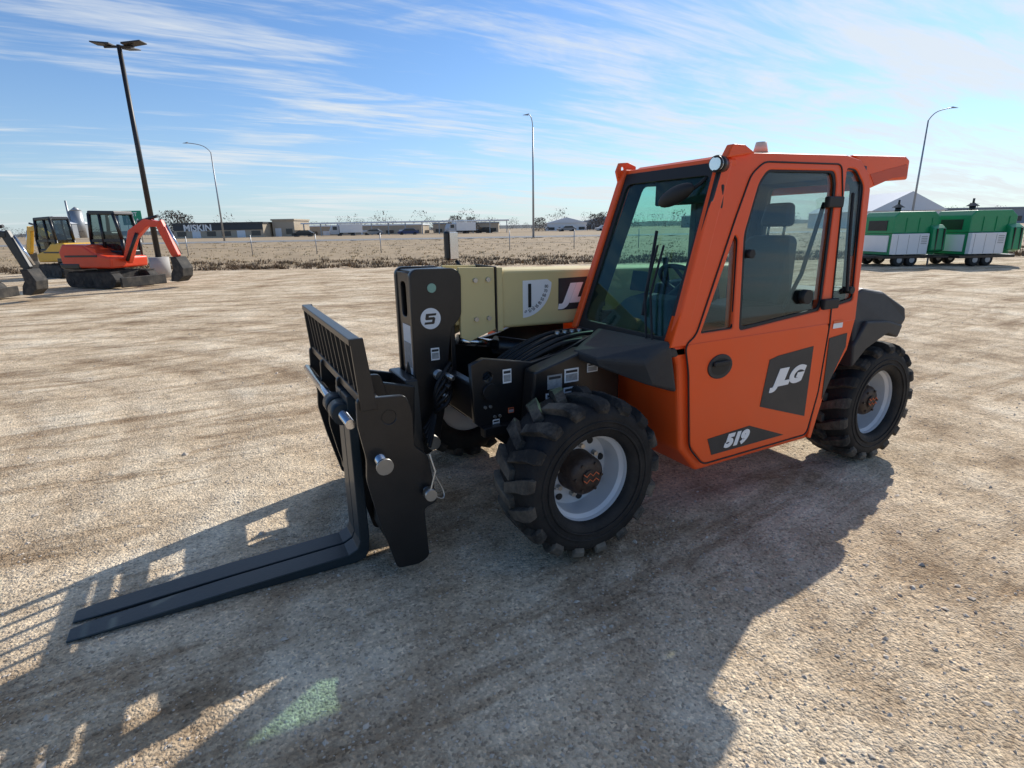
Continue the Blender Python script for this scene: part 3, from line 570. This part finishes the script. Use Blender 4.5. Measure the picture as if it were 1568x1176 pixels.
cyl('crossarm',(-.5,0,7.7),(.5,0,7.7),.04,DPOLE,P,seg=8); P.rotation_euler[2]=HEAD
for s in(-1,1): hull('lamp_head_%d'%s,[(s*.2,-.22,7.72),(s*.2,.22,7.72),(s*.85,-.2,7.80),(s*.85,.2,7.80),(s*.2,-.22,7.78),(s*.2,.22,7.78),(s*.85,-.2,7.84),(s*.85,.2,7.84)],DPOLE,P,.01)
hull('lamp_head_back',[(-.2,.3,7.72),(.2,.3,7.72),(-.2,.9,7.82),(.2,.9,7.82),(-.2,.3,7.78),(.2,.3,7.78),(-.2,.9,7.86),(.2,.9,7.86)],DPOLE,P,.01)
def lamp(fw,lt,h,arm):
    P=empty('street_lamp',B(fw,lt)); P.rotation_euler[2]=HEAD
    cyl('pole',(0,0,0),(0,0,h-1.2),.13,STEEL,P,.07,10)
    tube('arm',[(0,0,h-1.25),(arm*.12,0,h-.7),(arm*.5,0,h-.15),(arm,0,h)],.05,STEEL,P,kind='N')
    hull('lamp_head',[(arm-.1,-.15,h-.05),(arm-.1,.15,h-.05),(arm+math.copysign(.7,arm),-.1,h-.02),(arm+math.copysign(.7,arm),.1,h-.02),(arm,-.12,h+.12),(arm,.12,h+.12)],STEEL,P,.02)
lamp(80,-40.0,13.2,-2.9); lamp(62,2.6,12.7,-.35); lamp(65,45.6,13.2,2.3)
def genset(loc,rot):
    P=empty('towable_heater_trailer',loc,rot)
    prism('upper_hood',[(-1.0,1.15),(.80,1.15),(.80,1.74),(.63,1.90),(-.75,1.90),(-1.0,1.70)],'y',-.75,.75,GREEN,P,.03)
    prism('lower_body',[(-.97,.40),(.78,.40),(.78,1.145),(-.97,1.145)],'y',-.72,.72,GREEN,P,.01)
    box('control_panel',(-.55,.722,.42),(.80,.88,1.14),LGREY,P,.015)
    for k in range(3): box('panel_gap_%d'%k,(-.18+.42*k,.881,.44),(-.165+.42*k,.884,1.10),GREYD,P,0)
    for k in range(5): box('louver_%d'%k,(-.48,.882,.78+.06*k),(-.25,.886,.805+.06*k),GREYD,P,0)
    for k in range(3): box('hood_rib_%d'%k,(-.7+.5*k,.751,1.2),(-.67+.5*k,.775,1.68),GREEN,P,.005)
    hull('side_tank',[(-1.15,.72,.45),(-.62,.72,.45),(-1.15,.98,.55),(-.62,.98,.55),(-1.15,.72,1.45),(-.62,.72,1.45),(-1.15,.94,1.3),(-.62,.94,1.3)],GREEN,P,.04)
    for q in (-1.05,-.78): box('tank_strap_%d'%(-q*100),(q,.93,.55),(q+.04,.984,1.3),BLACK,P,.004)
    box('end_doors',(.785,-.6,.5),(.82,.6,1.08),LGREY,P,.005); box('end_grille',(.803,-.45,1.25),(.82,.45,1.6),BLACK,P,.005)
    cyl('exhaust_stack',(.1,0,1.88),(.1,0,2.05),.10,BLACK,P); hull('stack_cap',[(-.06,-.14,2.05),(.26,-.14,2.05),(-.06,.14,2.05),(.26,.14,2.05),(.1,0,2.2)],BLACK,P,0); cyl('stack_tip',(.1,0,2.15),(.1,0,2.32),.035,BLACK,P)
    box('trailer_frame',(-1.1,-.7,.28),(1.1,.85,.38),BLACK,P,.01)
    prism('tongue',[(1.0,-.5),(1.6,-.05),(1.6,.05),(1.0,.5)],'z',.28,.36,BLACK,P,.01)
    cyl('jack',(1.5,0,0),(1.5,0,.7),.03,STEEL,P,seg=8)
    for s in(-.74,.74):
        for x in (-.05,.45):
            cyl('tyre_%d_%d'%(s>0,x>0),(x,s-.1,.22),(x,s+.1,.22),.22,RUBBER,P,bev=.03); cyl('rim_%d_%d'%(s>0,x>0),(x,s-.105,.22),(x,s+.105,.22),.10,STEEL,P)
    return P
genset(B(21.1,14.35),HEAD+math.pi+.12); genset(B(20.7,16.75),HEAD+math.pi+.12)
MX=Matrix(((-1,0,0,0),(0,0,1,0),(0,1,0,0),(0,0,0,1)))
P=empty('exit_sign',B(80,-52.3)); P.rotation_euler[2]=HEAD+math.pi
for x in(-.8,.8): cyl('post_%d'%(x>0),(x,-.12,0),(x,-.12,4.6),.06,STEEL,P,seg=8)
box('panel',(-1.35,-.05,2.8),(1.35,.0,4.7),SIGNG,P,.02)
text('text_exit','EXIT',.75,Matrix.Translation((0,.012,4.2))@MX,WHITE,P,0,.004,.01); text('text_number','115 A',.8,Matrix.Translation((0,.012,3.35))@MX,WHITE,P,0,.004,.01)
TAN=mat('tan_metal_siding',(.46,.38,.28),.7,0,.1,.4); DARKB=mat('dark_siding',(.045,.05,.055),.6,0,.15,.4); ROOFW=mat('white_metal_roof',(.78,.79,.80),.5,0,.05,.2); WIN=mat('window_dark',(.03,.04,.05),.15); GREYB=mat('grey_siding',(.30,.32,.34),.7,0,.1,.3)
def building(name,fw,lt,w_,dp,h,wall,roof,gable=0,nwin=4,band=None,rot=0):
    P=empty(name,B(fw,lt)); P.rotation_euler[2]=HEAD+math.pi+rot
    box('walls',(-w_/2,-dp,0),(w_/2,0,h),wall,P,0)
    if gable: prism('roof',[(-w_/2-.3,h),(w_/2+.3,h),(0,h+gable)],'y',-dp-.3,.3,roof,P,0)
    else:
        box('roof',(-w_/2-.2,-dp-.2,h),(w_/2+.2,.25,h+.35),roof,P,0)
    if band: box('fascia',(-w_/2,.002,h*.62),(w_/2,.12,h-.02),band,P,0)
    for k in range(nwin):
        x=-w_/2+w_*(k+.5)/nwin
        if k%3==1:
            box('door_%d'%k,(x-w_/nwin*.28,.003,.05),(x+w_/nwin*.28,.06,h*.58),ROOFW,P,0)
        else:
            box('window_%d'%k,(x-w_/nwin*.3,.003,h*.25),(x+w_/nwin*.3,.05,h*.55),WIN,P,0)
    return P
mb=building('commercial_building',128,-65,20,14,3.4,TAN,DARKB,0,6,DARKB)
text('building_sign','MISKIN',2.0,Matrix.Translation((4.5,.14,2.6))@MX,WHITE,mb,0,.01,.06)
building('tan_building',132,-52,5,10,4.0,TAN,TAN,0,2)
building('low_warehouse',150,-38,30,14,2.6,TAN,ROOFW,0,9)
building('shop_building',158,-12,18,12,2.8,TAN,GREYB,0,6)
cp=empty('canopy_structure',B(132,-24)); cp.rotation_euler[2]=HEAD+math.pi
box('canopy_roof',(-24,-6,3.1),(24,0,3.4),ROOFW,cp,0)
for k in range(13): box('canopy_post_%d'%k,(-23.5+3.9*k,-.4,0),(-23.3+3.9*k,-.1,3.1),STEEL,cp,0)
building('white_house',170,17,12,8,2.6,LGREY,ROOFW,1.6,4); building('shop_building',190,32,16,10,3.0,GREYB,GREYB,1.6,4)
building('storage_building',95,66,12,20,3.2,LGREY,ROOFW,3.0,3)
building('long_warehouse',150,120,45,20,4.2,GREYB,GREYB,0,12); building('warehouse',210,84,30,20,4.5,GREYB,ROOFW,0,6)
building('grain_building',230,-182,14,10,6,GREYB,ROOFW,3,3)
sg=empty('grain_elevator',B(235,-176)); cyl('silo',(0,0,0),(0,0,11),2.2,STEEL,sg); cyl('silo_cap',(0,0,11),(0,0,12.6),2.2,STEEL,sg,.2); cyl('leg',(2.6,0,0),(2.6,0,15),.4,STEEL,sg,seg=6)
def car(fw,lt,colr,truck=False,rot=0):
    P=empty('parked_truck' if truck else 'parked_car',B(fw,lt,.3)); P.rotation_euler[2]=HEAD+math.pi+rot
    if truck:
        prism('cab',[(1.6,.5),(3.4,.5),(3.4,1.3),(2.9,2.3),(1.6,2.3)],'y',-1,1,colr,P,.05); box('cargo_box',(-3.4,-1.1,.8),(1.5,1.1,2.6),LGREY,P,.03); box('cab_window',(2.0,.99,1.4),(2.9,1.01,2.1),WIN,P,0)
    else:
        prism('body',[(-2.2,.35),(2.2,.35),(2.25,.85),(1.3,1.0),(.7,1.45),(-1.2,1.48),(-1.9,1.0),(-2.25,.9)],'y',-.85,.85,colr,P,.05); prism('side_glass',[(1.1,1.0),(.65,1.38),(-1.1,1.40),(-1.6,1.0)],'y',-.86,.86,WIN,P,0)
    for x in (-1.4,1.4):
        cyl('wheel_%d'%(x>0),(x,-.9,.35),(x,.9,.35),.35,RUBBER,P,seg=14)
WH=mat('car_white',(.5,.5,.5),.4); BL=mat('car_blue',(.03,.05,.14),.4); SV=mat('car_silver',(.25,.26,.27),.4,.2); DK=mat('car_black',(.02,.02,.02),.4)
for fw,lt,m_,tr in ((122,-44,DK,False),(126,-36,WH,True),(130,-31,SV,False),(124,-22,BL,False),(128,-11,WH,True),(134,-6,DK,False),(140,14,SV,False),(138,23,WH,False)): car(fw,lt,m_,tr,rng.random()*.6)
V=[];F=[]
def shrub(px,py,pz,h,w_,n):
    for k in range(n):
        a=rng.random()*6.28; rr=w_*.5*math.sqrt(rng.random()); zz_=h*(.10+.9*rng.random()); rr*=(1-.6*zz_/h)+.15
        x=px+rr*math.cos(a); y=py+rr*math.sin(a); s=.10+.18*rng.random()*h/5; kk=len(V)
        for _ in range(3): V.append((x+(rng.random()-.5)*s*2,y+(rng.random()-.5)*s*2,pz+zz_+(rng.random()-.5)*s*2.4))
        F.append((kk,kk+1,kk+2))
for i in range(230):
    fw=180+170*rng.random(); lt=(rng.random()*2-1)*fw*.95; h=2.8+4.8*rng.random()**2; p=B(fw,lt); shrub(p.x,p.y,.4,h,h*1.2,190)
for (fw,lt,h) in ((140,-82,6.5),(138,-78,5.5),(150,-14,4.5),(150,-10,4.0),(145,22,4.2),(160,27,5),(150,8,3.6)):
    p=B(fw,lt); shrub(p.x,p.y,.3,h,h*1.3,1300)
me=bpy.data.meshes.new('distant_trees'); me.from_pydata(V,[],F); link('distant_trees',me,mat('twig_foliage',(.10,.08,.065),.9,0,.4,.3))
bm=bmesh.new(); pv=None
for i in range(161):
    lt=-1400+i*17.5; h=1.2+2.2*abs(math.sin(i*.37)*math.sin(i*.11+1))+1.2*rng.random(); a_=bm.verts.new(B(620,lt,0)); b_=bm.verts.new(B(640,lt,h+1.5)); c_=bm.verts.new(B(700,lt,0))
    if pv: bm.faces.new((pv[0],a_,b_,pv[1])); bm.faces.new((pv[1],b_,c_,pv[2]))
    pv=(a_,b_,c_)
bm2('distant_treeline',bm,mat('distant_tree_mass',(.13,.14,.14),.95,0,.4,.02))
